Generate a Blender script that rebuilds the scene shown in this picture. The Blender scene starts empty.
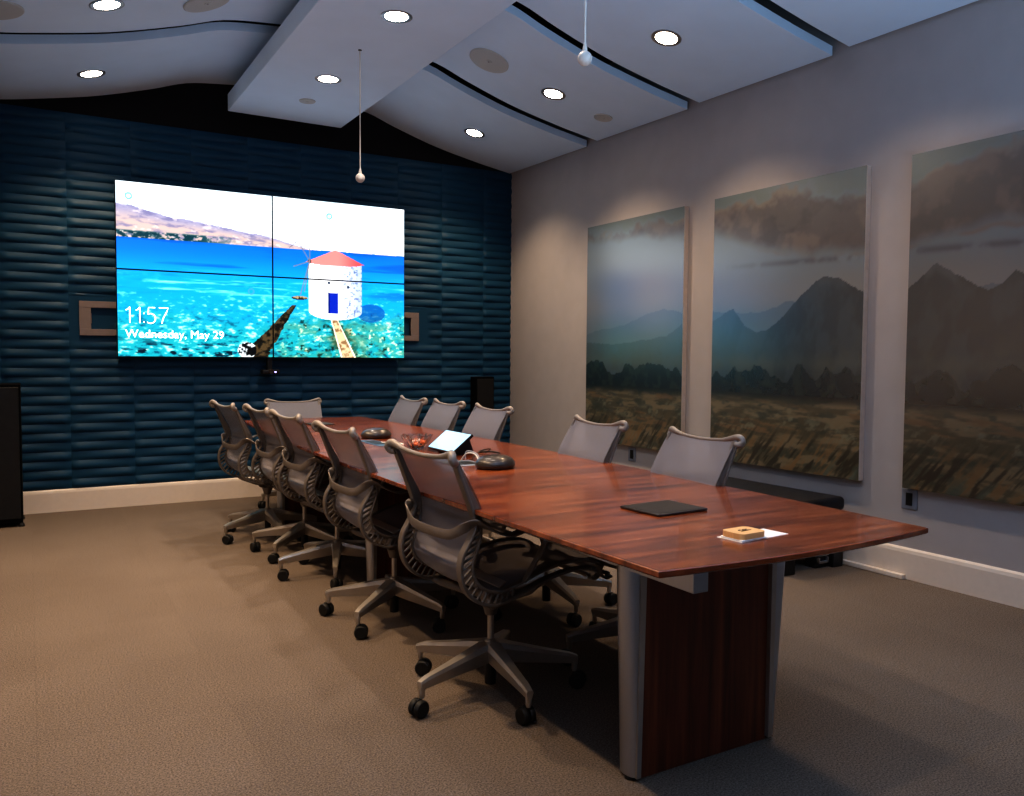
import bpy, bmesh, math, random
import numpy as np
from mathutils import Vector, Matrix
random.seed(7)
scene = bpy.context.scene
COL = scene.collection
PI = math.pi

# ------------------------------------------------------------------ helpers
def s2l(c):
    return tuple((x/12.92 if x <= .04045 else ((x+.055)/1.055)**2.4) for x in c)
def hexc(h):
    return s2l(tuple(int(h[i:i+2], 16)/255 for i in (0, 2, 4)))

def new_mat(name):
    m = bpy.data.materials.new(name); m.use_nodes = True
    nt = m.node_tree
    b = nt.nodes['Principled BSDF']
    return m, nt, b

def mat(name, col, rough=.5, metal=0., noise=0., nscale=30., bump=0., spec=.5, coat=0., coord='Object', stretch=(1, 1, 1), emit=None, estr=0.):
    """plain procedural material: base colour broken by noise, optional bump"""
    m, nt, b = new_mat(name)
    L = nt.links.new
    b.inputs['Roughness'].default_value = rough
    b.inputs['Metallic'].default_value = metal
    b.inputs['Specular IOR Level'].default_value = spec
    b.inputs['Coat Weight'].default_value = coat
    tc = nt.nodes.new('ShaderNodeTexCoord')
    mp = nt.nodes.new('ShaderNodeMapping'); mp.inputs['Scale'].default_value = stretch
    n = nt.nodes.new('ShaderNodeTexNoise'); n.inputs['Scale'].default_value = nscale; n.inputs['Detail'].default_value = 5
    L(tc.outputs[coord], mp.inputs['Vector']); L(mp.outputs[0], n.inputs['Vector'])
    r = nt.nodes.new('ShaderNodeValToRGB')
    a = tuple(max(0, c*(1-noise)) for c in col); z = tuple(min(1, c*(1+noise)) for c in col)
    r.color_ramp.elements[0].position = .3; r.color_ramp.elements[1].position = .7
    r.color_ramp.elements[0].color = (*a, 1); r.color_ramp.elements[1].color = (*z, 1)
    L(n.outputs['Fac'], r.inputs['Fac']); L(r.outputs[0], b.inputs['Base Color'])
    if bump:
        bp = nt.nodes.new('ShaderNodeBump'); bp.inputs['Strength'].default_value = bump; bp.inputs['Distance'].default_value = .002
        L(n.outputs['Fac'], bp.inputs['Height']); L(bp.outputs[0], b.inputs['Normal'])
    if emit:
        b.inputs['Emission Color'].default_value = (*emit, 1); b.inputs['Emission Strength'].default_value = estr
    return m

class MB:
    """collects shapes in one bmesh"""
    def __init__(s): s.b = bmesh.new()
    def box(s, x0, x1, y0, y1, z0, z1, bev=0., seg=2):
        r = bmesh.ops.create_cube(s.b, size=1)
        vs = r['verts']
        for v in vs:
            v.co = Vector(((x0+x1)/2+v.co.x*(x1-x0), (y0+y1)/2+v.co.y*(y1-y0), (z0+z1)/2+v.co.z*(z1-z0)))
        if bev:
            es = list({e for v in vs for e in v.link_edges})
            bmesh.ops.bevel(s.b, geom=es, offset=bev, segments=seg, profile=.5, affect='EDGES')
        return s
    def prism(s, pts, z0, z1):
        bot = [s.b.verts.new((x, y, z0)) for x, y in pts]; top = [s.b.verts.new((x, y, z1)) for x, y in pts]
        s.b.faces.new(bot[::-1]); s.b.faces.new(top)
        n = len(pts)
        for i in range(n): s.b.faces.new((bot[i], bot[(i+1) % n], top[(i+1) % n], top[i]))
        return s
    def hexa(s, bottom, top):
        """solid between two quads of 3d points"""
        a = [s.b.verts.new(p) for p in bottom]; c = [s.b.verts.new(p) for p in top]
        s.b.faces.new(a[::-1]); s.b.faces.new(c)
        for i in range(4): s.b.faces.new((a[i], a[(i+1) % 4], c[(i+1) % 4], c[i]))
        return s
    def lathe(s, prof, center=(0, 0, 0), seg=32, sx=1, sy=1, mtx=None, cap=True):
        rings = []
        for r, z in prof:
            ring = []
            for i in range(seg):
                a = 2*PI*i/seg
                p = Vector((r*sx*math.cos(a), r*sy*math.sin(a), z))
                if mtx: p = mtx @ p
                ring.append(s.b.verts.new(p+Vector(center)))
            rings.append(ring)
        for a, c in zip(rings, rings[1:]):
            for i in range(seg):
                s.b.faces.new((a[i], a[(i+1) % seg], c[(i+1) % seg], c[i]))
        if cap: s.b.faces.new(rings[0][::-1]); s.b.faces.new(rings[-1])
        return s
    def tube(s, pts, rad, seg=10):
        pts = [Vector(p) for p in pts]
        n = len(pts)
        rads = rad if hasattr(rad, '__len__') else [rad]*n
        rings = []
        up = None
        for i, p in enumerate(pts):
            t = (pts[min(i+1, n-1)]-pts[max(i-1, 0)]).normalized()
            if up is None:
                up = Vector((0, 0, 1)) if abs(t.z) < .9 else Vector((1, 0, 0))
            u = (up-t*up.dot(t)).normalized(); w = t.cross(u); up = u
            rings.append([s.b.verts.new(p+(u*math.cos(2*PI*k/seg)+w*math.sin(2*PI*k/seg))*rads[i]) for k in range(seg)])
        for a, c in zip(rings, rings[1:]):
            for k in range(seg): s.b.faces.new((a[k], a[(k+1) % seg], c[(k+1) % seg], c[k]))
        s.b.faces.new(rings[0][::-1]); s.b.faces.new(rings[-1])
        return s
    def ribbon(s, pts, wdir, width, thick):
        """flat bar swept along pts, its wide side along wdir (one or per point)"""
        pts = [Vector(p) for p in pts]; n = len(pts)
        rings = []
        for i, p in enumerate(pts):
            t = (pts[min(i+1, n-1)]-pts[max(i-1, 0)]).normalized()
            w = Vector(wdir[i] if hasattr(wdir[0], '__len__') else wdir)
            w = (w-t*w.dot(t)).normalized(); u = t.cross(w)
            W = width[i] if hasattr(width, '__len__') else width
            h, q = W/2, thick/2
            sec = [(-h, -q*.5), (-h*.85, -q), (h*.85, -q), (h, -q*.5), (h, q*.5), (h*.85, q), (-h*.85, q), (-h, q*.5)]
            rings.append([s.b.verts.new(p+w*a+u*c) for a, c in sec])
        for a, c in zip(rings, rings[1:]):
            for k in range(8): s.b.faces.new((a[k], a[(k+1) % 8], c[(k+1) % 8], c[k]))
        s.b.faces.new(rings[0][::-1]); s.b.faces.new(rings[-1])
        return s
    def grid(s, fn, nu, nv):
        vs = [[s.b.verts.new(fn(i/nu, j/nv)) for i in range(nu+1)] for j in range(nv+1)]
        for j in range(nv):
            for i in range(nu): s.b.faces.new((vs[j][i], vs[j][i+1], vs[j+1][i+1], vs[j+1][i]))
        return s
    def build(s, name, m, parent=None, loc=(0, 0, 0), smooth=False, norm=True, rotz=0, angle=40):
        if norm: bmesh.ops.recalc_face_normals(s.b, faces=s.b.faces[:])
        me = bpy.data.meshes.new(name); s.b.to_mesh(me); s.b.free()
        if m: me.materials.append(m)
        if smooth:
            me.shade_smooth()
            if angle < 180: me.set_sharp_from_angle(angle=math.radians(angle))
        o = bpy.data.objects.new(name, me); COL.objects.link(o)
        o.location = loc; o.rotation_euler.z = rotz
        if parent: o.parent = parent
        return o

def cr(pts, k=5):
    """Catmull-Rom resample"""
    P = [Vector(p) for p in pts]; P = [P[0]*2-P[1]]+P+[P[-1]*2-P[-2]]
    out = []
    for i in range(1, len(P)-2):
        for j in range(k):
            t = j/k
            a, b, c, d = P[i-1:i+3]
            out.append(.5*((2*b)+(c-a)*t+(2*a-5*b+4*c-d)*t*t+(3*b-a-3*c+d)*t**3))
    out.append(P[-2])
    return out

def tag(o, label=None, cat=None, group=None, kind=None):
    if label: o['label'] = label
    if cat: o['category'] = cat
    if group: o['group'] = group
    if kind: o['kind'] = kind
    return o
def thing(name, label, cat, loc=(0, 0, 0), rz=0, group=None):
    o = bpy.data.objects.new(name, None); COL.objects.link(o)
    o.location = loc; o.rotation_euler.z = rz; o.empty_display_size = .1
    return tag(o, label, cat, group)
def structure(o, label=None):
    o['kind'] = 'structure'
    if label: o['label'] = label
    return o

# ------------------------------------------------------------------ materials
M = {}
M['wall'] = mat('wall_paint', hexc('aba6a6'), .75, noise=.03, nscale=6, bump=.05)
M['ceil'] = mat('ceiling_panel_paint', hexc('cfdff0'), .7, noise=.02, nscale=4)
M['plenum'] = mat('dark_plenum', (.006, .006, .009), .95)
M['base'] = mat('baseboard_paint', hexc('dcd0c4'), .45, noise=.02)
M['frame'] = mat('chair_frame_grey', hexc('746c66'), .42, metal=.3, noise=.05)
M['rail'] = mat('chair_rail_grey', hexc('8f8780'), .45, metal=.2, noise=.05)
M['alu'] = mat('polished_aluminium', hexc('b3aca4'), .33, metal=.65, noise=.04)
M['satin'] = mat('satin_aluminium', hexc('b4b6bc'), .36, metal=.9, noise=.03, stretch=(1, 1, .05), nscale=60)
M['black'] = mat('black_plastic', (.012, .012, .013), .45, noise=.2)
M['rubber'] = mat('black_rubber', (.01, .01, .01), .6, noise=.3, nscale=80)
M['blackbox'] = mat('black_cabinet', (.003, .003, .004), .8, spec=.15, noise=.2)
M['leather'] = mat('black_leatherette', (.010, .011, .015), .42, noise=.3, nscale=12, bump=.3)
M['phone'] = mat('phone_housing', hexc('3d3530'), .3, noise=.05, coat=.3)
M['pad'] = mat('charcoal_pad', hexc('3a3432'), .5, noise=.06, nscale=60)
M['plate'] = mat('grey_plate', hexc('8d93a0'), .45, metal=.4, noise=.03)
M['steelhatch'] = mat('brushed_hatch', hexc('77889c'), .3, metal=.7, noise=.05)
M['beige'] = mat('beige_bracket', hexc('857975'), .6, noise=.04)
M['white'] = mat('white_card', hexc('f2eee8'), .6, noise=.02)
M['micwhite'] = mat('mic_white', hexc('cfc8c0'), .5, noise=.03)
M['lightring'] = mat('downlight_trim', hexc('9a9694'), .3, metal=.7)
M['grille'] = mat('speaker_grille_paint', hexc('b9bab8'), .6, noise=.12, nscale=400)
M['bulb'] = mat('lamp_glow', (1, 1, 1), .5, emit=(1., .86, .68), estr=22.)
M['pale_wood'] = mat('pale_wood', hexc('e3b57e'), .5, noise=.1, nscale=8, stretch=(1, 12, 1))
M['burnt'] = mat('burnt_marking', hexc('3a2a1c'), .7)
M['candy'] = mat('orange_candy', hexc('e0764a'), .35, noise=.35, nscale=9)
M['led'] = mat('blue_led', (.1, .1, .6), .3, emit=(.35, .3, 1.), estr=6.)
M['panelscreen'] = mat('touch_panel_glow', (.02, .02, .02), .2, emit=hexc('a9d6ee'), estr=.95)
M['bezel'] = mat('display_bezel', (.006, .007, .009), .35)
M['text'] = mat('screen_text', (.8, .8, .8), .5, emit=(1, 1, 1), estr=1.7)
M['cablewhite'] = mat('cable_white', hexc('d8d6d2'), .5)

# teal relief wall
def teal():
    m, nt, b = new_mat('teal_relief_wall'); L = nt.links.new
    tc = nt.nodes.new('ShaderNodeTexCoord'); n = nt.nodes.new('ShaderNodeTexNoise'); n.inputs['Scale'].default_value = 3
    r = nt.nodes.new('ShaderNodeValToRGB')
    r.color_ramp.elements[0].color = (*hexc('103c56'), 1); r.color_ramp.elements[1].color = (*hexc('154763'), 1)
    L(tc.outputs['Object'], n.inputs['Vector']); L(n.outputs['Fac'], r.inputs['Fac']); L(r.outputs[0], b.inputs['Base Color'])
    b.inputs['Roughness'].default_value = .55
    b.inputs['Specular IOR Level'].default_value = .35
    return m
M['teal'] = teal()

def carpet():
    m, nt, b = new_mat('carpet'); L = nt.links.new; N = nt.nodes.new
    tc = N('ShaderNodeTexCoord')
    n1 = N('ShaderNodeTexNoise'); n1.inputs['Scale'].default_value = 165; n1.inputs['Detail'].default_value = 6; n1.inputs['Roughness'].default_value = .8
    n2 = N('ShaderNodeTexNoise'); n2.inputs['Scale'].default_value = 1.1; n2.inputs['Detail'].default_value = 4
    ck = N('ShaderNodeTexBrick'); ck.offset = 0; ck.inputs['Scale'].default_value = 1.0
    ck.inputs['Brick Width'].default_value = .6; ck.inputs['Row Height'].default_value = .6; ck.inputs['Mortar Size'].default_value = .002
    ck.inputs['Color1'].default_value = (.94, .94, .94, 1); ck.inputs['Color2'].default_value = (1, 1, 1, 1); ck.inputs['Mortar'].default_value = (.9, .9, .9, 1)
    r = N('ShaderNodeValToRGB'); e = r.color_ramp.elements
    e[0].position = .36; e[0].color = (*hexc('49423c'), 1); e[1].position = .64; e[1].color = (*hexc('978a7f'), 1)
    L(tc.outputs['Object'], n1.inputs['Vector']); L(tc.outputs['Object'], n2.inputs['Vector']); L(tc.outputs['Object'], ck.inputs['Vector'])
    L(n1.outputs['Fac'], r.inputs['Fac'])
    mx = N('ShaderNodeMix'); mx.data_type = 'RGBA'; mx.blend_type = 'MULTIPLY'; mx.inputs[0].default_value = 1
    L(r.outputs[0], mx.inputs[6]); L(ck.outputs['Color'], mx.inputs[7])
    r2 = N('ShaderNodeValToRGB'); r2.color_ramp.elements[0].position = .3; r2.color_ramp.elements[0].color = (.86, .85, .84, 1); r2.color_ramp.elements[1].position = .7
    L(n2.outputs['Fac'], r2.inputs['Fac'])
    m2 = N('ShaderNodeMix'); m2.data_type = 'RGBA'; m2.blend_type = 'MULTIPLY'; m2.inputs[0].default_value = 1
    L(mx.outputs[2], m2.inputs[6]); L(r2.outputs[0], m2.inputs[7]); L(m2.outputs[2], b.inputs['Base Color'])
    bp = N('ShaderNodeBump'); bp.inputs['Strength'].default_value = .6; bp.inputs['Distance'].default_value = .004
    L(n1.outputs['Fac'], bp.inputs['Height']); L(bp.outputs[0], b.inputs['Normal'])
    b.inputs['Roughness'].default_value = .95; b.inputs['Specular IOR Level'].default_value = .1
    return m
M['carpet'] = carpet()

def wood(name, lo, mid, hi, scale, rough, coat=0., axis_scale=(1, 1, 1)):
    m, nt, b = new_mat(name); L = nt.links.new; N = nt.nodes.new
    tc = N('ShaderNodeTexCoord'); mp = N('ShaderNodeMapping'); mp.inputs['Scale'].default_value = axis_scale
    n = N('ShaderNodeTexNoise'); n.inputs['Scale'].default_value = scale; n.inputs['Detail'].default_value = 6; n.inputs['Roughness'].default_value = .6; n.inputs['Distortion'].default_value = .3
    r = N('ShaderNodeValToRGB'); e = r.color_ramp.elements
    e[0].position = .3; e[0].color = (*lo, 1); e[1].position = .72; e[1].color = (*hi, 1)
    q = e.new(.5); q.color = (*mid, 1)
    L(tc.outputs['Object'], mp.inputs[0]); L(mp.outputs[0], n.inputs['Vector']); L(n.outputs['Fac'], r.inputs['Fac']); L(r.outputs[0], b.inputs['Base Color'])
    b.inputs['Roughness'].default_value = rough; b.inputs['Coat Weight'].default_value = coat; b.inputs['Coat Roughness'].default_value = .12
    return m
M['topwood'] = wood('table_top_wood', hexc('4a210f'), hexc('7f3f20'), hexc('a86036'), 2.2, .27, .4, (1., 9, 1))
M['panelwood'] = wood('pedestal_wood', hexc('432012'), hexc('673320'), hexc('84482c'), 3., .38, .1, (9, 9, .5))

def mesh_fabric():
    m, nt, b = new_mat('chair_mesh_fabric'); L = nt.links.new; N = nt.nodes.new
    b.inputs['Roughness'].default_value = .55
    tc = N('ShaderNodeTexCoord'); w = N('ShaderNodeTexWave'); w.bands_direction = 'Y'; w.inputs['Scale'].default_value = 90
    r = N('ShaderNodeValToRGB'); r.color_ramp.elements[0].color = (*hexc('6a686f'), 1); r.color_ramp.elements[1].color = (*hexc('9f9ca3'), 1)
    L(tc.outputs['Object'], w.inputs['Vector']); L(w.outputs['Fac'], r.inputs['Fac']); L(r.outputs[0], b.inputs['Base Color'])
    t = N('ShaderNodeBsdfTransparent'); mx = N('ShaderNodeMixShader'); mx.inputs[0].default_value = .24
    L(b.outputs[0], mx.inputs[1]); L(t.outputs[0], mx.inputs[2]); L(mx.outputs[0], nt.nodes['Material Output'].inputs['Surface'])
    return m
M['mesh'] = mesh_fabric()

def glass():
    m, nt, b = new_mat('clear_glass')
    b.inputs['Transmission Weight'].default_value = 1; b.inputs['Roughness'].default_value = .02; b.inputs['IOR'].default_value = 1.45
    return m
M['glass'] = glass()

def attr_mat(name, emission=0., rough=.5, spec=.5, coat=0.):
    m, nt, b = new_mat(name); L = nt.links.new
    a = nt.nodes.new('ShaderNodeAttribute'); a.attribute_name = 'Col'
    if emission:
        b.inputs['Base Color'].default_value = (.01, .01, .01, 1)
        L(a.outputs['Color'], b.inputs['Emission Color']); b.inputs['Emission Strength'].default_value = emission
    else:
        tc = nt.nodes.new('ShaderNodeTexCoord'); n = nt.nodes.new('ShaderNodeTexNoise'); n.inputs['Scale'].default_value = 60
        L(tc.outputs['Object'], n.inputs['Vector'])
        bp = nt.nodes.new('ShaderNodeBump'); bp.inputs['Strength'].default_value = .15; bp.inputs['Distance'].default_value = .002
        L(n.outputs['Fac'], bp.inputs['Height']); L(bp.outputs[0], b.inputs['Normal'])
        L(a.outputs['Color'], b.inputs['Base Color'])
    b.inputs['Roughness'].default_value = rough; b.inputs['Specular IOR Level'].default_value = spec; b.inputs['Coat Weight'].default_value = coat
    b.inputs['Coat Roughness'].default_value = .24; b.inputs['Coat IOR'].default_value = 1.5 if emission else 2.35
    return m
M['canvas'] = attr_mat('oil_painting', 0, .45, .5, .9)
M['screen'] = attr_mat('display_image', 1.14, .25, .3)

# ------------------------------------------------------------------ numpy noise / painting
def lattice(seed):
    return np.random.RandomState(seed).rand(64, 64)
def vnoise(x, y, seed=0):
    g = lattice(seed); xi = np.floor(x).astype(int); yi = np.floor(y).astype(int)
    fx = x-xi; fy = y-yi; fx = fx*fx*(3-2*fx); fy = fy*fy*(3-2*fy)
    a = g[yi % 64, xi % 64]; b = g[yi % 64, (xi+1) % 64]; c = g[(yi+1) % 64, xi % 64]; d = g[(yi+1) % 64, (xi+1) % 64]
    return (a*(1-fx)+b*fx)*(1-fy)+(c*(1-fx)+d*fx)*fy
def fbm(x, y, seed=0, o=4):
    t = 0; a = .5; s = 0
    for k in range(o):
        t = t+a*vnoise(x*2**k+7*k, y*2**k+3*k, seed+k); s += a; a *= .55
    return t/s
def H(h): return np.array([int(h[i:i+2], 16)/255 for i in (0, 2, 4)])
def mixc(a, b, t): return a*(1-t[..., None])+b*t[..., None]
def sm(x, a, b):
    t = np.clip((x-a)/(b-a), 0, 1); return t*t*(3-2*t)
def lin(c): return np.where(c <= .04045, c/12.92, ((c+.055)/1.055)**2.4)
def put(me, rgb, name='Col'):
    at = me.color_attributes.new(name, 'FLOAT_COLOR', 'POINT')
    n = len(me.vertices); out = np.ones((n, 4), np.float32); out[:, :3] = lin(np.clip(rgb.reshape(-1, 3), 0, 1))
    at.data.foreach_set('color', out.ravel())

def sea_picture(u, v):
    """seaside view shown on the video wall; u, v in 0..1 over the whole wall"""
    sh = u.shape
    c = mixc(np.broadcast_to(H('eaf4fa'), sh+(3,)), H('d3e8f6'), sm(v, .7, 1.)*(.4+.6*u))
    c = mixc(c, H('ffffff'), sm(fbm(u*5, v*14, 5), .45, .75)*.7)
    hz = .685
    # water
    d = (hz-v)/hz
    w = mixc(np.broadcast_to(H('1488d2'), sh+(3,)), H('1fb0e4'), sm(d, .0, .35))
    w = mixc(w, H('2fb3bd'), sm(d+.25*(fbm(u*6, v*8, 9)-.5), .42, .8))
    w = mixc(w, H('0a6fb8'), sm(fbm(u*3, v*22, 40), .55, .8)*.6*(1-sm(d, .3, .6)))
    stretch = 16+22*v
    r1 = fbm(u*44+v*26, v*62-u*16, 11, 4)
    w = mixc(w, H('d4f0ea'), sm(r1, .56, .78)*sm(d, .2, .7)*.85)
    w = mixc(w, H('0d5a78'), sm(1-r1, .58, .8)*sm(d, .45, .9)*.9)
    shallow = sm(u, .42, .6)*sm(d, .5, .75)
    w = mixc(w, H('8fa68a'), shallow*.55*sm(fbm(u*30, v*30, 21), .3, .7))
    w = mixc(w, H('e9e6c8'), shallow*sm(fbm(u*60, v*44, 22), .62, .75)*.8)
    w = mixc(w, H('1c2c22'), shallow*sm(fbm(u*60, v*44, 27), .64, .8)*.7)
    w = mixc(w, H('bfe6f2'), sm(fbm(u*6, v*50, 31), .6, .8)*np.exp(-((v-.42)/.07)**2)*.8)
    w = mixc(w, H('0b2c40'), sm(fbm(u*22+v*10, v*40, 33), .6, .7)*np.exp(-((v-.03)/.06)**2)*(u < .36)*.9)
    c = np.where((v < hz)[..., None], w, c)
    # hills
    prof = np.interp(u, [0, .04, .1, .17, .24, .3, .36, .42, .46, .5, .54, .6, .63], [.872, .868, .842, .812, .805, .79, .775, .758, .756, .74, .722, .7, .685])
    prof = prof+.012*(fbm(u*40, u*0+.3, 41)-.5)
    hill = (v > hz-.004) & (v < prof)
    rel = (v-hz)/np.maximum(prof-hz, 1e-3)
    hc = mixc(np.broadcast_to(H('cbb9b4'), sh+(3,)), H('a9a6bd'), sm(rel, .45, 1.))
    hc = mixc(hc, H('8a87a6'), sm(fbm(u*34+v*20, v*60, 43), .42, .8)*.75)
    hc = mixc(hc, H('e8ddd6'), sm(fbm(u*50, v*60, 47), .6, .75)*.5)
    tr = (sm(u, -.1, .02)*(1-sm(u, .22, .42)))*(1-sm(v, .715, .728))*sm(fbm(u*70, v*60, 45), .35, .55)
    hc = mixc(hc, H('1d5660'), tr)
    c = np.where(hill[..., None], hc, c)
    # pier of dark stones
    for (ua, va, ub, vb, wd0, wd1, k1, k2) in ((.575, .33, .43, 0., .007, .045, '6e5f46', '2c2a22'),):
        t = np.clip((va-v)/(va-vb), 0, 1); uc = ua+(ub-ua)*t; wd = wd0+(wd1-wd0)*t
        msk = (v < va) & (np.abs(u-uc) < wd*(.8+.5*fbm(u*50, v*50, 51)))
        pc = mixc(np.broadcast_to(H(k1), sh+(3,)), H(k2), sm(fbm(u*60, v*50, 53), .4, .6)); c = np.where(msk[..., None], pc, c)
    msk = ((u-.41)/.032)**2+((v-.045)/.05)**2 < 1
    rc = mixc(np.broadcast_to(H('e8eef0'), sh+(3,)), H('14181c'), sm(fbm(u*60, v*40, 57), .42, .55)); c = np.where(msk[..., None], rc, c)
    msk = ((u-.595)/.03)**2+((v-.378)/.012)**2 < 1
    rc = mixc(np.broadcast_to(H('b8a98a'), sh+(3,)), H('4a4030'), sm(fbm(u*80, v*60, 59), .42, .55)); c = np.where(msk[..., None], rc, c)
    # shadow on water beside the mill
    msk = (((u-.865)/.055)**2+((v-.295)/.06)**2 < 1); c = np.where(msk[..., None], c*.45+H('0a5aa0')*.55, c)
    # dark shallow either side of the path, then the path
    t = np.clip((.25-v)/.25, 0, 1); uc = .722+.055*t
    m2 = np.exp(-((u-uc)/(.03+.03*t))**2)*(v < .26)*sm(fbm(u*50, v*40, 61), .35, .6); c = mixc(c, H('4d4a2c'), m2*.8)
    msk = (v < .255) & (np.abs(u-uc) < .013+.016*t)
    pc = mixc(np.broadcast_to(H('d8c3a6'), sh+(3,)), H('a08668'), sm(fbm(u*70, v*50, 63), .45, .65))
    pc = np.where((np.abs(u-uc) > (.010+.0125*t))[..., None], H('efe6d6'), pc); c = np.where(msk[..., None], pc, c)
    # mill body
    e = ((u-.728)/.1)
    bot = .30-.055*np.sqrt(np.clip(1-e*e, 0, 1)); top = .615-.012*np.sqrt(np.clip(1-e*e, 0, 1))
    msk = (np.abs(e) < 1) & (v > bot) & (v < top)
    bc = mixc(np.broadcast_to(H('f4f4f6'), sh+(3,)), H('a9b8d8'), sm(e, .0, .98)*.75)
    bc = mixc(bc, H('6f80a4'), sm(fbm(u*110, v*70, 67), .5, .8)*(.15+.7*sm(e, -.2, .7)))
    c = np.where(msk[..., None], bc, c)
    msk = (u > .702) & (u < .737) & (v > .288) & (v < .418); c = np.where(msk[..., None], H('1746b8'), c)
    msk = (u > .700) & (u < .706) & (v > .288) & (v < .42); c = np.where(msk[..., None], H('0a2c80'), c)
    for (a, b2) in ((.703, .482), (.775, .46)):
        msk = ((u-a)/.005)**2+((v-b2)/.01)**2 < 1; c = np.where(msk[..., None], H('4a5a70'), c)
    # roof
    t = np.clip((.692-v)/.085, 0, 1)
    msk = (v < .692) & (v > .607-.016*np.sqrt(np.clip(1-e*e, 0, 1))) & (np.abs(u-.728) < .108*t+.003)
    rc = mixc(np.broadcast_to(H('f29a96'), sh+(3,)), H('c76a70'), sm(u, .73, .84)); c = np.where(msk[..., None], rc, c)
    msk = ((u-.632)/.007)**2+((v-.612)/.014)**2 < 1; c = np.where(msk[..., None], H('6c5a55'), c)
    # sails
    def line(u0, v0, u1, v1, w, col):
        nonlocal c
        ax, ay = (u1-u0)*1.77, v1-v0; px, py = (u-u0)*1.77, v-v0
        t = np.clip((px*ax+py*ay)/(ax*ax+ay*ay), 0, 1); dd = np.hypot(px-ax*t, py-ay*t)
        c = mixc(c, H(col), (dd < w)*.8)
    for q in ((.632, .612, .635, .83), (.632, .612, .59, .735), (.632, .612, .575, .575), (.632, .612, .598, .40), (.632, .612, .612, .42)):
        line(*q, .0035, '9a8f95')
    line(.56, .69, .59, .735, .003, '8f8a94')
    # faint round icons in the picture
    for (a, b2) in ((.04, .915), (.705, .905), (.425, .405)):
        rr = np.hypot((u-a)*1.77, v-b2); c = mixc(c, H('6fa9c8'), ((rr < .021) & (rr > .011))*.75)
    c = mixc(c, H('ffffff'), ((np.abs(v-.905) < .008) & (u > .06) & (u < .17))*.5)
    return c

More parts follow.
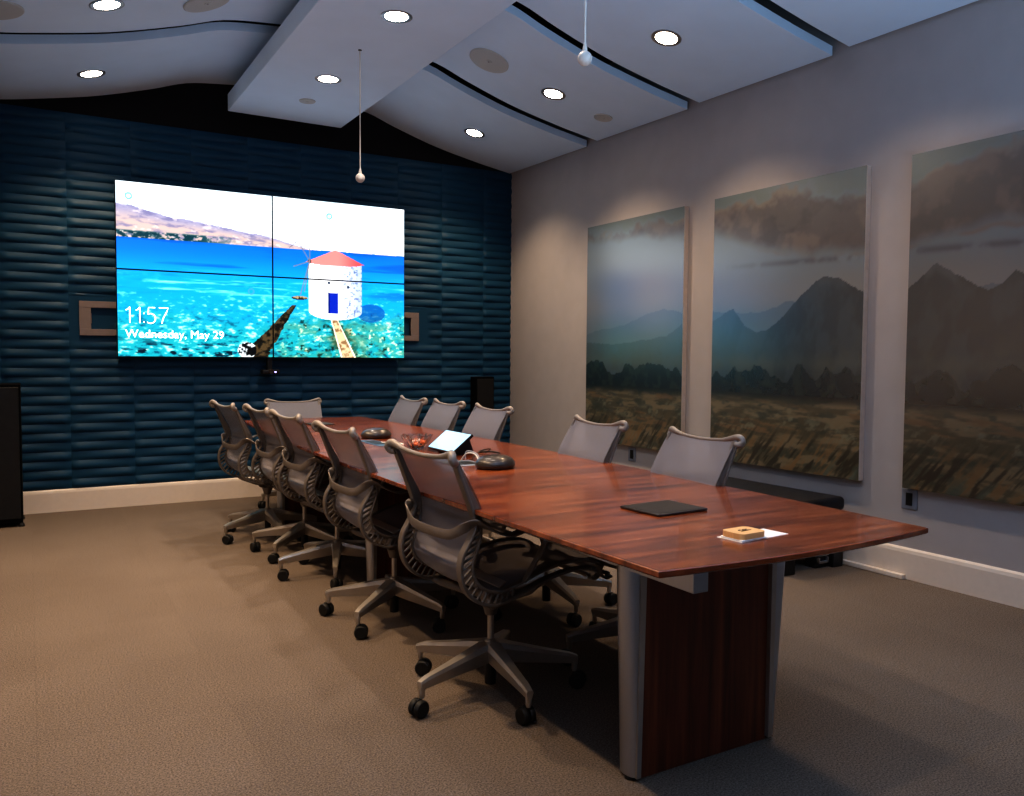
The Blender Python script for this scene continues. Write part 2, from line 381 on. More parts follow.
def landscape(U, v, k):
    """oil landscape; U runs 0..3 over the three canvases, v 0..1 upward"""
    sh = U.shape
    n1 = fbm(U*4, v*5, 71); n2 = fbm(U*9, v*14, 73)
    c = mixc(np.broadcast_to(H('8f9dae'), sh+(3,)), H('9fb3c2'), sm(v, .5, .8))
    c = mixc(c, H('c2b6a8'), np.exp(-((v-.60-.04*n1)/.07)**2)*.5)
    cloudlo = np.interp(U, [0, .6, 1, 1.35, 1.7, 2.0, 2.4, 3], [.93, .90, .86, .80, .73, .745, .76, .77])+.07*(n1-.5)
    cloudhi = np.interp(U, [0, .3, .7, 1, 1.3, 1.6, 2.0, 2.15, 2.5, 2.7, 3], [.96, .95, .95, .93, .955, .965, .90, .93, .98, 1.0, 1.03])+.10*(n2-.5)
    cl = sm(v, cloudlo-.015, cloudlo+.04)*(1-sm(v, cloudhi-.02, cloudhi+.02))
    cc = mixc(np.broadcast_to(H('8a7c74'), sh+(3,)), H('a58f80'), sm(n2, .45, .7))
    cc = mixc(cc, H('6f6460'), sm(fbm(U*7, v*12, 75), .5, .75)*.7)
    c = mixc(c, cc, cl)
    rimc = np.exp(-((v-cloudhi)/.012)**2)*sm(n1, .45, .65); c = mixc(c, H('c9a886'), rimc*.6)
    c = mixc(c, H('98aaa0'), sm(v, cloudhi, cloudhi+.03)*.8)
    st = np.exp(-((v-cloudlo+.005)/.009)**2)*sm(U, 1.2, 1.6)*sm(fbm(U*5, v*3, 77), .35, .6); c = mixc(c, H('b58f78'), st*.6)
    st = np.exp(-((v-.735+.02*(U-1))/.010)**2)*sm(U, .9, 1.7)*sm(n2, .4, .6); c = mixc(c, H('5e565e'), st*.5)
    # pale far range, then the near peaks
    def ridge(xs, ys, seed, amp): return np.interp(U, xs, ys)+amp*(fbm(U*16, U*0+.5, seed)-.5)
    far = ridge([0, .16, .3, .44, .64, .83, 1.0, 1.1, 1.25, 1.36, 1.45, 1.53, 1.7, 2.0, 2.2, 2.36, 2.5, 3], [.50, .517, .525, .535, .573, .593, .575, .56, .555, .558, .57, .588, .59, .55, .56, .60, .60, .58], 81, .014)
    m = v < far; hc = mixc(np.broadcast_to(H('7d91a3'), sh+(3,)), H('8fa0a4'), sm(far-v, 0, .2))
    c = np.where(m[..., None], hc, c)
    near = ridge([0, .3, .55, .85, 1.0, 1.10, 1.16, 1.25, 1.34, 1.43, 1.52, 1.62, 1.72, 1.78, 1.86, 1.97, 2.0, 2.07, 2.13, 2.22, 2.36, 2.42, 2.47, 2.55, 2.7, 3], [.46, .45, .46, .48, .53, .562, .575, .51, .488, .495, .54, .60, .650, .664, .655, .612, .60, .64, .672, .635, .583, .60, .632, .60, .56, .58], 83, .012)
    m = v < near
    hc = mixc(np.broadcast_to(H('3d474d'), sh+(3,)), H('4c5a62'), sm(fbm(U*10-v*6, v*7+U*5, 85), .4, .65))
    hc = mixc(hc, H('6f8490'), np.clip(sm(1.55-U, 0., .7), 0, 1)*.85)
    hc = mixc(hc, H('6f6e58'), sm(.52-v, 0, .16)*.55*sm(n2, .35, .7))
    snow = sm(v, near-.035-.02*n2, near-.005)*(sm(U, 2.06, 2.1)*(1-sm(U, 2.2, 2.26))+.5*sm(U, 1.72, 1.76)*(1-sm(U, 1.88, 1.95)))
    hc = mixc(hc, H('8d8f95'), snow*.6)
    c = np.where(m[..., None], hc, c)
    c = mixc(c, H('8a8f74'), np.exp(-((v-.375)/.03)**2)*.35)
    # trees
    tl = .300+.085*fbm(U*11, U*0+.2, 87, 2)+.03*fbm(U*34, U*0+.7, 88, 2)-.02*np.abs(np.sin(U*5))
    m = (v < tl) & (v > .24); tc = mixc(np.broadcast_to(H('232d2b'), sh+(3,)), H('3c4638'), sm(fbm(U*24, v*30, 89), .45, .7))
    c = np.where(m[..., None], tc, c)
    # field, brushed
    f = mixc(np.broadcast_to(H('7d7450'), sh+(3,)), H('b8a070'), sm(fbm(U*7, v*60, 91), .4, .65))
    f = mixc(f, H('5a6450'), sm(fbm(U*10, v*40, 93), .5, .7)*.8)
    f = mixc(f, H('b88a54'), sm(fbm(U*5, v*50+U*3, 95), .6, .75)*.8*(v > .1))
    lo = 1-sm(v, .05, .19)
    s1 = fbm(U*34-v*42, v*9+U*4, 97, 3)
    f = mixc(f, H('4a4028'), lo*sm(1-s1, .52, .66)); f = mixc(f, H('c9924e'), lo*sm(s1, .55, .7)*.85)
    f = mixc(f, H('6f8a78'), (1-sm(v, .0, .09))*sm(fbm(U*20-v*24, v*8, 99), .6, .72)*.8)
    f = mixc(f, H('b7b48c'), np.exp(-((v-.16-.02*np.sin(U*9))/.03)**2)*sm(fbm(U*30-v*20, v*50, 101), .55, .7)*.7)
    edge = sm(v, .225, .262+.01*n2); f = mixc(f, H('2c3026'), edge)
    c = np.where((v < .262)[..., None], f, c)
    return c

# ------------------------------------------------------------------ room
XR, XL, YB, YF = 4.317, -.38, 7.423, -2.2
ZT = 3.75
structure(MB().box(XL-.1, XR+.1, YF-.1, YB+.1, -.06, 0).build('floor', M['carpet']))
structure(MB().box(XR, XR+.1, YF-.1, YB+.1, 0, ZT).build('wall_right', M['wall']))
structure(MB().box(XL-.1, XL, YF-.1, YB+.1, 0, ZT).build('wall_left', M['wall']))
structure(MB().box(XL, XR, YF-.1, YF, 0, ZT).build('wall_front', M['wall']))
structure(MB().box(XL-.1, XR+.1, YF-.1, YB+.1, ZT, ZT+.06).build('ceiling', M['plenum']))
wb = MB().box(XL, XR, YB+.001, YB+.1, 0, ZT).build('wall_back', M['plenum'])
structure(wb)
# relief panels of the teal wall: columns of long tapering ridges
CW, RH = .4645, .0744
X0 = .281-CW*2
frames_flat = [(.281, .615, 1.36, 1.72), (3.09, 3.42, 1.36, 1.72)]
def relief(i):
    xa, xb = X0+i*CW, X0+(i+1)*CW
    ya = max(xa, XL); yb_ = min(xb, XR)
    z0, z1 = .18, 3.135
    nr = int(round((z1-z0)/RH)); rh = (z1-z0)/nr
    NU, NVr = 14, 8
    vs = []
    mb = MB()
    def fn(u, w):
        x = ya+(yb_-ya)*u; s = min(1., max(0., (x-xa)/CW))
        z = z0+(z1-z0)*w
        r = z/rh; k = int(math.floor((z-z0)/rh+1e-6)); f = min(1., max(0., (z-z0)/rh-k))
        par = k % 2
        amp = .017*((1-s) if par == 0 else s)**1.1+.004
        if par == 0: taper = min(1, s/.03)
        else: taper = min(1, (1-s)/.03)
        endt = min(1, max(0, s-.008)/.02, max(0, 1-s-.008)/.02)
        # round upper side, tight undercut at the foot
        prof = math.sin(PI*f**.75)**1.0
        d = .003+(amp*prof)*endt
        for (a, b, c, e) in frames_flat:
            if a < x < b and c < z < e: d = .004
        return Vector((x, YB-d, z))
    mb.grid(fn, NU, nr*NVr)
    o = mb.build('wall_back', M['teal'], norm=False, smooth=True, angle=50)
    o.parent = wb
    return o
i = 0
while X0+i*CW < XR-.01:
    if X0+(i+1)*CW > XL:
        o = relief(i); o.name = 'relief_panel'
    i += 1
# baseboards
def baseboard(name, pts, d):
    mb = MB(); a, b = Vector(pts[0]), Vector(pts[1]); n = Vector(d)
    prof = [(0, 0), (.018, 0), (.018, .15), (.014, .168), (.006, .178), (0, .178)]
    A = [mb.b.verts.new(a+n*p+Vector((0, 0, z))) for p, z in prof]; B = [mb.b.verts.new(b+n*p+Vector((0, 0, z))) for p, z in prof]
    mb.b.faces.new(A); mb.b.faces.new(B[::-1])
    for k in range(len(prof)): mb.b.faces.new((A[k], B[k], B[(k+1) % len(prof)], A[(k+1) % len(prof)]))
    return structure(mb.build(name, M['base']))
baseboard('baseboard_back', ((XL, YB, 0), (XR, YB, 0)), (0, -1, 0))
baseboard('baseboard_right', ((XR, YF, 0), (XR, YB, 0)), (-1, 0, 0))
baseboard('baseboard_left', ((XL, YF, 0), (XL, YB, 0)), (1, 0, 0))
baseboard('baseboard_front', ((XL, YF, 0), (XR, YF, 0)), (0, 1, 0))

# floating ceiling: flat central slab with bowed panels either side
XC = 1.97
PX = [2.0, 2.2, 2.4, 2.75, 3.03, 3.45, 3.9, 4.1, 4.32]; PZ = [3.57, 3.565, 3.55, 3.505, 3.41, 3.285, 3.19, 3.155, 3.118]
_spl = cr([(x, 0, z) for x, z in zip(PX, PZ)], 6)
def zprof(x):
    if x < XC: x = 2*XC-x
    return float(np.interp(x, [p.x for p in _spl], [p.z for p in _spl]))
def slope(x): return math.atan((zprof(x+.02)-zprof(x-.02))/.04)
structure(MB().box(1.465, 2.435, YF+.3, 7.2, 3.27, 3.41, bev=.004).build('ceiling_slab', M['ceil']), 'flat white ceiling slab hanging along the middle of the room')
bounds = [(6.055, 7.41), (4.762, 5.90), (3.47, 4.635), (2.18, 3.35), (.89, 2.06), (-.4, .77), (-1.7, -.52)]
for side in (1, -1):
    for (ya, yb_) in bounds:
        mb = MB(); n = 30
        xa, xb = (2.2, 4.292) if side > 0 else (1.74, -.352)
        rows = []
        for k in range(n+1):
            x = xa+(xb-xa)*k/n; z = zprof(x)
            rows.append([mb.b.verts.new((x, ya, z-.012)), mb.b.verts.new((x, yb_, z+.004)), mb.b.verts.new((x, yb_, z+.06)), mb.b.verts.new((x, ya, z+.045))])
        for a, b in zip(rows, rows[1:]):
            for q in range(4): mb.b.faces.new((a[q], b[q], b[(q+1) % 4], a[(q+1) % 4]))
        mb.b.faces.new(rows[0]); mb.b.faces.new(rows[-1][::-1])
        structure(mb.build('ceiling_panel', M['ceil'], smooth=True, angle=40))

# ------------------------------------------------------------------ lights
def downlight_proto():
    t = thing('recessed_downlight', 'x', 'ceiling light')
    MB().lathe([(.071, -.001), (.090, -.004), (.095, -.002), (.095, .004), (.071, .004)], seg=36, cap=False).build('trim_ring', M['lightring'], t, smooth=True)
    MB().lathe([(.070, -.0005), (.070, .004)], seg=36).build('lamp_face', M['bulb'], t)
    return t
dl = downlight_proto()
def copy_tree(o, parent=None):
    c = o.copy(); COL.objects.link(c); c.parent = parent
    for ch in list(o.children): copy_tree(ch, c)
    return c
lights_def = []
for k in range(6):
    y = 6.7-1.3*k
    lights_def.append((3.51, y, 'R', k)); lights_def.append((.43, y if k else 6.76, 'L', k))
for k in range(5): lights_def.append((1.93, 5.99-1.3*k, 'S', k))
lab = {('R', 0): 'lit round downlight nearest the back wall, in the right-hand curved ceiling panel',
       ('R', 1): 'lit round downlight, middle of the three in the right-hand curved panels, beside round ceiling speaker',
       ('R', 2): 'lit round downlight at top right, nearest the camera of the right-hand curved panels',
       ('L', 0): 'lit round downlight at upper left, in the curved panel against the dark back wall',
       ('L', 1): 'lit round downlight at the top edge of the photo, between two round speakers',
       ('S', 0): 'lit round downlight at the far end of the flat central ceiling slab',
       ('S', 1): 'lit round downlight on the central slab, the one nearer the camera'}
first = True
WARM = (1., .73, .47)
for (x, y, sd, k) in lights_def:
    seen = (sd, k) in lab
    z = 3.2695 if sd == 'S' else zprof(x)-.006
    rot = 0 if sd == 'S' else -slope(x)
    if seen:
        t = dl if first else copy_tree(dl); first = False
        t.location = (x, y, z); t.rotation_euler = (0, rot, 0)
        tag(t, lab[(sd, k)], 'ceiling light', 'recessed round downlights in the ceiling')
    ld = bpy.data.lights.new('downlight_beam', 'SPOT'); ld.energy = {'R': 62, 'L': 125, 'S': 30}[sd]
    ld.energy = {'R': (84, 84, 70, 42, 18, 6), 'L': (72, 128, 132, 98, 56, 15), 'S': (58, 62, 36, 14, 6)}[sd][k]
    ld.color = WARM if sd != 'S' else (1, .84, .7)
    ld.spot_size = math.radians(110 if sd == 'R' else 108); ld.spot_blend = 1.; ld.shadow_soft_size = .03
    lo = bpy.data.objects.new('downlight_beam', ld); COL.objects.link(lo); lo.location = (x, y, z-.03)

# ceiling speakers and sensors
def disc(name, label, cat, x, y, r, onslab=False, group=None, m='grille'):
    z = 3.2695 if onslab else zprof(x)-.006
    t = thing(name, label, cat, (x, y, z), group=group)
    MB().lathe([(r, .004), (r, -.002), (r*.96, -.006), (r*.9, -.005), (r*.15, -.005), (r*.12, -.009), (.001, -.009)], seg=40).build('grille', M[m], t, smooth=True)
    if r > .1: MB().lathe([(.006, -.012), (.006, -.004)], seg=12).build('centre_stud', M['lightring'], t)
    t.rotation_euler = (0, 0 if onslab else -slope(x), 0)
    return t
disc('ceiling_speaker', 'round grey flush speaker in the right-hand curved panel, left of the starry downlight', 'speaker', 2.967, 5.436, .15, group='round flush ceiling speakers')
disc('ceiling_speaker', 'round grey flush speaker at the top edge, against the left side of the central slab', 'speaker', 1.0, 5.49, .148, group='round flush ceiling speakers')
disc('ceiling_speaker', 'round grey flush speaker in the top left corner of the photo', 'speaker', -.13, 5.50, .15, group='round flush ceiling speakers')
disc('ceiling_sensor', 'small round grey sensor at the far end of the central ceiling slab', 'sensor', 1.95, 6.58, .064, True)
disc('ceiling_sensor', 'small round grey sensor low in the right-hand curved panel near the wall', 'sensor', 4.0, 5.42, .074)
# hanging microphones
def mic(x, y, zb, r, label):
    t = thing('hanging_microphone', label, 'microphone', (x, y, 3.27), group='ball microphones hanging on rods')
    MB().lathe([(.012, 0), (.012, -.004), (.004, -.006), (.004, -.012)], seg=16).build('ceiling_mount', M['black'], t)
    MB().tube([(0, 0, -.004), (0, 0, zb-3.27+r+.02)], .0042, 10).build('rod', M['micwhite'], t, smooth=True)
    n = 14
    MB().lathe([(max(.001, r*math.sin(PI*k/n)), zb-3.27-r*math.cos(PI*k/n)) for k in range(n+1)], seg=24).build('ball', M['micwhite'], t, smooth=True)
    MB().lathe([(.004, zb-3.27+r+.035), (.010, zb-3.27+r+.012), (.011, zb-3.27+r-.006)], seg=16).build('collar', M['micwhite'], t, smooth=True)
mic(1.93, 5.317, 2.434, .031, 'white ball microphone on a long rod hanging in front of the video wall')
mic(2.055, 2.92, 2.513, .031, 'white ball microphone on a rod hanging at the top of the photo, nearer the camera')

# ------------------------------------------------------------------ video wall
TX0, TX1, TZ0, TZ1, TY = .6145, 3.0885, 1.229, 2.635, 7.303
vw = thing('video_wall', 'large lit two-by-two video wall on the teal wall, showing sea, windmill, 11:57 and Wednesday, May 29', 'screen', (TX0, TY, TZ0))
W_, H_ = TX1-TX0, TZ1-TZ0
for r_ in range(2):
    for c_ in range(2):
        xa, xb = c_*W_/2, (c_+1)*W_/2; za, zb = r_*H_/2, (r_+1)*H_/2
        g = .0015
        pnl = MB().box(xa+g, xb-g, .003, .06, za+g, zb-g, bev=.001, seg=1).build('display_panel', M['bezel'], vw)
        e = .006
        NU, NV = 250, 142
        us = np.linspace(xa+e, xb-e, NU+1); vs_ = np.linspace(za+e, zb-e, NV+1)
        UU, VV = np.meshgrid(us, vs_)
        me = bpy.data.meshes.new('screen')
        co = np.stack([UU, np.full_like(UU, .0), VV], -1).reshape(-1, 3)
        idx = np.arange((NU+1)*(NV+1)).reshape(NV+1, NU+1)
        f = np.stack([idx[:-1, :-1], idx[:-1, 1:], idx[1:, 1:], idx[1:, :-1]], -1).reshape(-1, 4)
        me.from_pydata(co.tolist(), [], f.tolist()); me.update()
        pic = np.clip(sea_picture(UU/W_, VV/H_), 0, 1); put(me, pic**(1.34+.10*(1-pic.min(-1, keepdims=True)))); me.materials.append(M['screen'])
        o = bpy.data.objects.new('screen', me); COL.objects.link(o); o.parent = pnl
        if (r_, c_) == (0, 0): first_panel = pnl
def screen_text(body, x, z, size, w, off):
    cu = bpy.data.curves.new('t', 'FONT'); cu.body = body; cu.size = size; cu.offset = off; cu.extrude = .0006
    o = bpy.data.objects.new('t', cu); COL.objects.link(o)
    bpy.context.view_layer.update()
    me = bpy.data.meshes.new_from_object(o.evaluated_get(bpy.context.evaluated_depsgraph_get()))
    COL.objects.unlink(o); bpy.data.objects.remove(o)
    xs = [v.co.x for v in me.vertices]; x0, x1 = min(xs), max(xs); ys = [v.co.y for v in me.vertices]; y0 = 0
    s = w/(x1-x0)
    for v in me.vertices: v.co = Vector((x+(v.co.x-x0)*s, -.0015+v.co.z*.2, z+(v.co.y-y0)*s))
    me.materials.clear(); me.materials.append(M['text'])
    n = bpy.data.objects.new('screen_text', me); COL.objects.link(n); n.parent = first_panel
def thin_time():
    m_ = MB(); x = .024*W_; z = .195*H_; h = .128; w = .0075
    def st(pts):
        m_.ribbon([(x+a*h, -.0012, z+b*h) for a, b in pts], (0, 0, 1) if False else (.0001, 0, 0), .001, .001) if False else m_.tube([(x+a*h, -.0008, z+b*h) for a, b in pts], w*.52, 8)
    for dx in (0, .58):
        st([(dx+.05, .80), (dx+.17, .86), (dx+.28, 1.0)]); st([(dx+.28, 1.0), (dx+.28, .0)])
    for zz in (.08, .62): st([(1.10, zz-.045), (1.10, zz+.045)])
    st([(1.76, 1.0), (1.37, 1.0), (1.34, .56)])
    st([(1.34, .56)]+[(1.48+.29*math.cos(R(a_)), .31+.31*math.sin(R(a_))) for a_ in range(110, -131, -12)]+[(1.28, .07)])
    st([(1.98, 1.0), (2.54, 1.0), (2.45, .78), (2.24, .36), (2.14, 0.)])
    for v in m_.b.verts: v.co.y = -.0008+(v.co.y+.0008)*.15
    return m_
R = math.radians
thin_time().build('screen_text', M['text'], first_panel)
screen_text('Wednesday, May 29', .024*W_, .112*H_, .1, .308*W_, 0)
# wall mount behind
MB().box(.3, W_-.3, .06, YB-TY-.003, .3, H_-.3).build('mount', M['bezel'], vw)
# camera under the video wall
cam_t = thing('conference_camera', 'small black camera with a blue light hanging below the video wall', 'camera', (1.827, 7.33, 1.23))
MB().box(-.02, .02, -.006, .05, -.11, -.002, bev=.003).build('bracket', M['black'], cam_t)
MB().box(-.075, .075, -.05, .04, -.145, -.105, bev=.01).build('body', M['black'], cam_t, smooth=True)
MB().lathe([(.001, .0), (.02, 0), (.024, .01), (.024, .03)], seg=20, mtx=Matrix.Rotation(-PI/2, 4, 'X'), center=(0, -.062, -.122)).build('lens', M['phone'], cam_t, smooth=True)
MB().box(.03, .042, -.053, -.048, -.13, -.12).build('status_light', M['led'], cam_t)

# beige brackets either side of the video wall
def bracket(x0, x1, label):
    t = thing('wall_bracket', label, 'bracket', ((x0+x1)/2, YB-.006, 1.535), group='beige frames behind the video wall')
    w = (x1-x0)/2; h = .137
    out = [(-w, -h), (w, -h), (w, h), (-w, h)]
    mb = MB()
    a = .062
    mb.box(-w, w, -.022, 0, h-.052, h, bev=.002); mb.box(-w, w, -.022, 0, -h, -h+.052, bev=.002)
    mb.box(-w, -w+.083, -.022, 0, -h+.052, h-.052); mb.box(w-.083, w, -.022, 0, -h+.052, h-.052)
    mb.build('frame', M['beige'], t)
    for sx in (-1, 1):
        mb = MB(); mb.box(sx*(w-.083)-.004, sx*(w-.083)+.004, -.0235, -.002, -.04, .04, bev=.003); mb.build('catch', M['beige'], t)
bracket(.354, .80, 'beige rectangular frame on the teal wall at the left edge of the video wall')
bracket(2.87, 3.278, 'beige rectangular frame on the teal wall at the right edge of the video wall')

# floor speakers
def tower(x0, x1, y0, y1, h, label):
    t = thing('floor_speaker', label, 'speaker', ((x0+x1)/2, (y0+y1)/2, 0), group='tall black loudspeaker cabinets by the back wall')
    w, d = (x1-x0)/2, (y1-y0)/2
    MB().box(-w, w, -d+.012, d, .03, h, bev=.006).build('cabinet', M['blackbox'], t)
    MB().box(-w+.012, w-.012, -d, -d+.012, .06, h-.02, bev=.004).build('grille', M['black'], t)
    for sx in (-1, 1):
        for sy in (-1, 1):
            MB().lathe([(.022, 0), (.022, .01), (.014, .03)], center=(sx*(w-.012), sy*(d-.03), 0), seg=16).build('foot', M['rubber'], t)
tower(-.36, -.055, 6.88, 7.24, 1.03, 'tall black cabinet at the left edge of the photo, against the teal wall')
tower(3.845, 4.055, 7.27, 7.40, 1.05, 'black cabinet in the far right corner behind the grey chairs')

# ------------------------------------------------------------------ paintings
def painting(k, y_left, y_right, label):
    z0, z1, th = .524, 2.39, .045
    t = thing('landscape_painting', label, 'painting', (XR, (y_left+y_right)/2, z0), group='unframed landscape canvases on the right wall')
    w = (y_left-y_right)/2
    MB().box(-th, -.001, -w, w, 0, z1-z0, bev=.002, seg=1).build('canvas_sides', mat('canvas_edge', hexc('c2b4aa'), .7, noise=.05), t)
    NU, NV = 170, 260
    us = np.linspace(0, 1, NU+1); vs_ = np.linspace(0, 1, NV+1); UU, VV = np.meshgrid(us, vs_)
    co = np.stack([np.full_like(UU, -th-.001), w-UU*2*w, VV*(z1-z0)], -1).reshape(-1, 3)
    idx = np.arange((NU+1)*(NV+1)).reshape(NV+1, NU+1)
    f = np.stack([idx[:-1, :-1], idx[:-1, 1:], idx[1:, 1:], idx[1:, :-1]], -1).reshape(-1, 4)
    me = bpy.data.meshes.new('painted_face'); me.from_pydata(co.tolist(), [], f.tolist()); me.update()
    pic = landscape(UU+k, VV, k); gry = pic.mean(-1, keepdims=True); put(me, (gry+(pic-gry)*.72)*(.70, .72, .62)[k]); me.materials.append(M['canvas'])
    o = bpy.data.objects.new('painted_face', me); COL.objects.link(o); o.parent = t
painting(0, 5.995, 4.75, 'leftmost of three tall canvases, pale hazy mountains above a line of trees')
painting(1, 4.435, 3.187, 'middle of three tall canvases, dark peak at its right under brown cloud')
painting(2, 2.90, 1.655, 'rightmost of three tall canvases, dark snow-tipped mountain under heavy brown cloud')

def wall_plate(y, z, label):
    t = thing('wall_outlet', label, 'outlet', (XR, y, z))
    MB().box(-.008, -.0005, -.048, .048, -.058, .058, bev=.003).build('cover_plate', M['plate'], t)
    MB().box(-.011, -.006, -.02, .02, -.036, .036, bev=.002).build('socket', M['black'], t)
wall_plate(5.385, .45, 'grey wall outlet under the leftmost painting')
wall_plate(2.88, .458, 'grey wall outlet under the left corner of the rightmost painting')

# cable cover on the floor at the right baseboard
cc = MB()
cc.box(XR-.052, XR-.019, 2.88, 4.6, 0.001, .027, bev=.004)
tag(cc.build('cable_cover', M['base']), 'low white cable cover along the right baseboard, ending beside the black bench', 'cable cover')

# black bench
bn = thing('low_bench', 'low black padded bench against the right wall, under the middle painting', 'bench', (3.98, 3.85, 0))
L0, L1 = -.61, .62
MB().box(-.26, .255, L0, L1, .34, .425, bev=.028, seg=4).build('padded_top', M['leather'], bn, smooth=True)
MB().box(-.235, .235, L0+.03, L1-.03, .31, .342).build('top_frame', M['black'], bn)
for sx in (-1, 1):
    for yy in (L0+.05, L1-.05):
        MB().box(sx*.21-.045, sx*.21+.045, yy-.04, yy+.04, .0, .32, bev=.006).build('leg', M['black'], bn)
MB().box(-.2, -.17, L0+.05, L1-.05, .07, .13, bev=.003).build('rail', M['satin'], bn)
MB().box(-.2, .2, L0+.06, L1-.06, .13, .16, bev=.003).build('shelf', M['black'], bn)
for zz in (.03, .075, .12):
    MB().box(.06, .15, L0+.03, L0+.045, zz, zz+.012).box(.06, .072, L0+.03, L0+.045, zz, zz+.035).box(.138, .15, L0+.03, L0+.045, zz, zz+.035).build('metal_connector', M['satin'], bn)
MB().box(.05, .16, L0+.05, L0+.12, .002, .2).build('connector_housing', M['black'], bn)

# ------------------------------------------------------------------ conference table
tb = thing('conference_table', 'long boat-shaped reddish wood conference table on aluminium and wood pedestals', 'table', (0, 0, 0))
Y0, Y1 = 1.505, 6.62
def cx(y): return 1.821+(y-1.5)*.0200
def hw(y):
    t = (y-Y0)/(Y1-Y0); return .530*(1-t)*(1-2*t)+.592*4*t*(1-t)*.98+.485*t*(2*t-1)
out = []
N = 44
for k in range(N+1):
    y = Y0+(Y1-Y0)*k/N; out.append((cx(y)+hw(y), y))
for k in range(1, 16):
    s = k/16; out.append((cx(Y1)+hw(Y1)*(1-2*s), Y1+.05*4*s*(1-s)))
for k in range(N+1):
    y = Y1-(Y1-Y0)*k/N; out.append((cx(y)-hw(y), y))
for k in range(1, 16):
    s = k/16; out.append((cx(Y0)-hw(Y0)*(1-2*s), Y0-.035*4*s*(1-s)))
def inset(pts, d):
    n = len(pts); r = []
    for i in range(n):
        a, b, c = Vector(pts[i-1]), Vector(pts[i]), Vector(pts[(i+1) % n])
        t1 = (b-a).normalized(); t2 = (c-b).normalized()
        n1 = Vector((-t1.y, t1.x)); n2 = Vector((-t2.y, t2.x)); m = (n1+n2)
        m = m/max(.5, m.dot(n1)) if m.length > 0 else n1
        r.append(tuple(b+m*d))
    return r
mb = MB()
levels = [(.002, .740), (0, .738), (0, .726), (.004, .722), (.10, .706)]
rings = []
for d, z in levels:
    rings.append([mb.b.verts.new((x, y, z)) for x, y in (inset(out, d) if d else out)])
for a, b in zip(rings, rings[1:]):
    n = len(a)
    for i in range(n): mb.b.faces.new((a[i], a[(i+1) % n], b[(i+1) % n], b[i]))
mb.b.faces.new(rings[0]); mb.b.faces.new(rings[-1][::-1])
mb.build('tabletop', M['topwood'], tb)
# rails under the top
MB().box(1.492, 1.545, 1.60, 6.3, .632, .706, bev=.002, seg=1).build('rail', M['satin'], tb)
MB().box(2.03, 2.08, 1.95, 6.3, .645, .706, bev=.002, seg=1).build('rail', M['satin'], tb)
for n_, yp in enumerate((1.87, 4.02, 5.80)):
    dx = (yp-1.87)*.0235*0
    MB().box(1.54+dx, 2.072+dx, yp, yp+.06, .0, .70, bev=.002, seg=1).build('pedestal_panel', M['panelwood'], tb)
    def leg(xo_t, xo_b, xi_t, xi_b, sgn):
        m_ = MB()
        ya, yb_ = yp-.010, yp+.068
        # rounded outer side
        def ring(xo, xi, z):
            r = []
            for q in range(9):
                a = PI*q/8
                r.append((xo+sgn*(.022*(1-math.sin(a))), (ya+yb_)/2-(yb_-ya)/2*math.cos(a), z))
            r += [(xi, yb_, z), (xi, ya, z)]
            return r
        A = [m_.b.verts.new(p) for p in ring(xo_b, xi_b, .012)]; B = [m_.b.verts.new(p) for p in ring(xo_t, xi_t, .706)]
        m_.b.faces.new(A[::-1]); m_.b.faces.new(B)
        for i in range(len(A)): m_.b.faces.new((A[i], A[(i+1) % len(A)], B[(i+1) % len(A)], B[i]))
        o = m_.build('leg', M['satin'], tb, smooth=True, angle=35)
        MB().lathe([(.018, 0), (.018, .008), (.008, .012)], center=(xo_b+sgn*.018, ya+.03, 0), seg=16).build('glide', M['rubber'], o)
        s_ = MB().hexa([(xi_b-sgn*.004, ya-.006, .012), (xi_b+sgn*.012, ya-.006, .012), (xi_b+sgn*.012, ya+.02, .012), (xi_b-sgn*.004, ya+.02, .012)],
                       [(xi_t-sgn*.004, ya-.006, .64), (xi_t+sgn*.018, ya-.006, .64), (xi_t+sgn*.018, ya+.02, .64), (xi_t-sgn*.004, ya+.02, .64)])
        s_.build('edge_strip', M['alu'], o)
    leg(1.482+dx, 1.507+dx, 1.530+dx, 1.524+dx, 1)
    leg(2.160+dx, 2.110+dx, 2.086+dx, 2.078+dx, -1)
    MB().box(1.56+dx, 2.02+dx, yp+.01, yp+.05, .64, .706).build('cross_bracket', M['black'], tb)

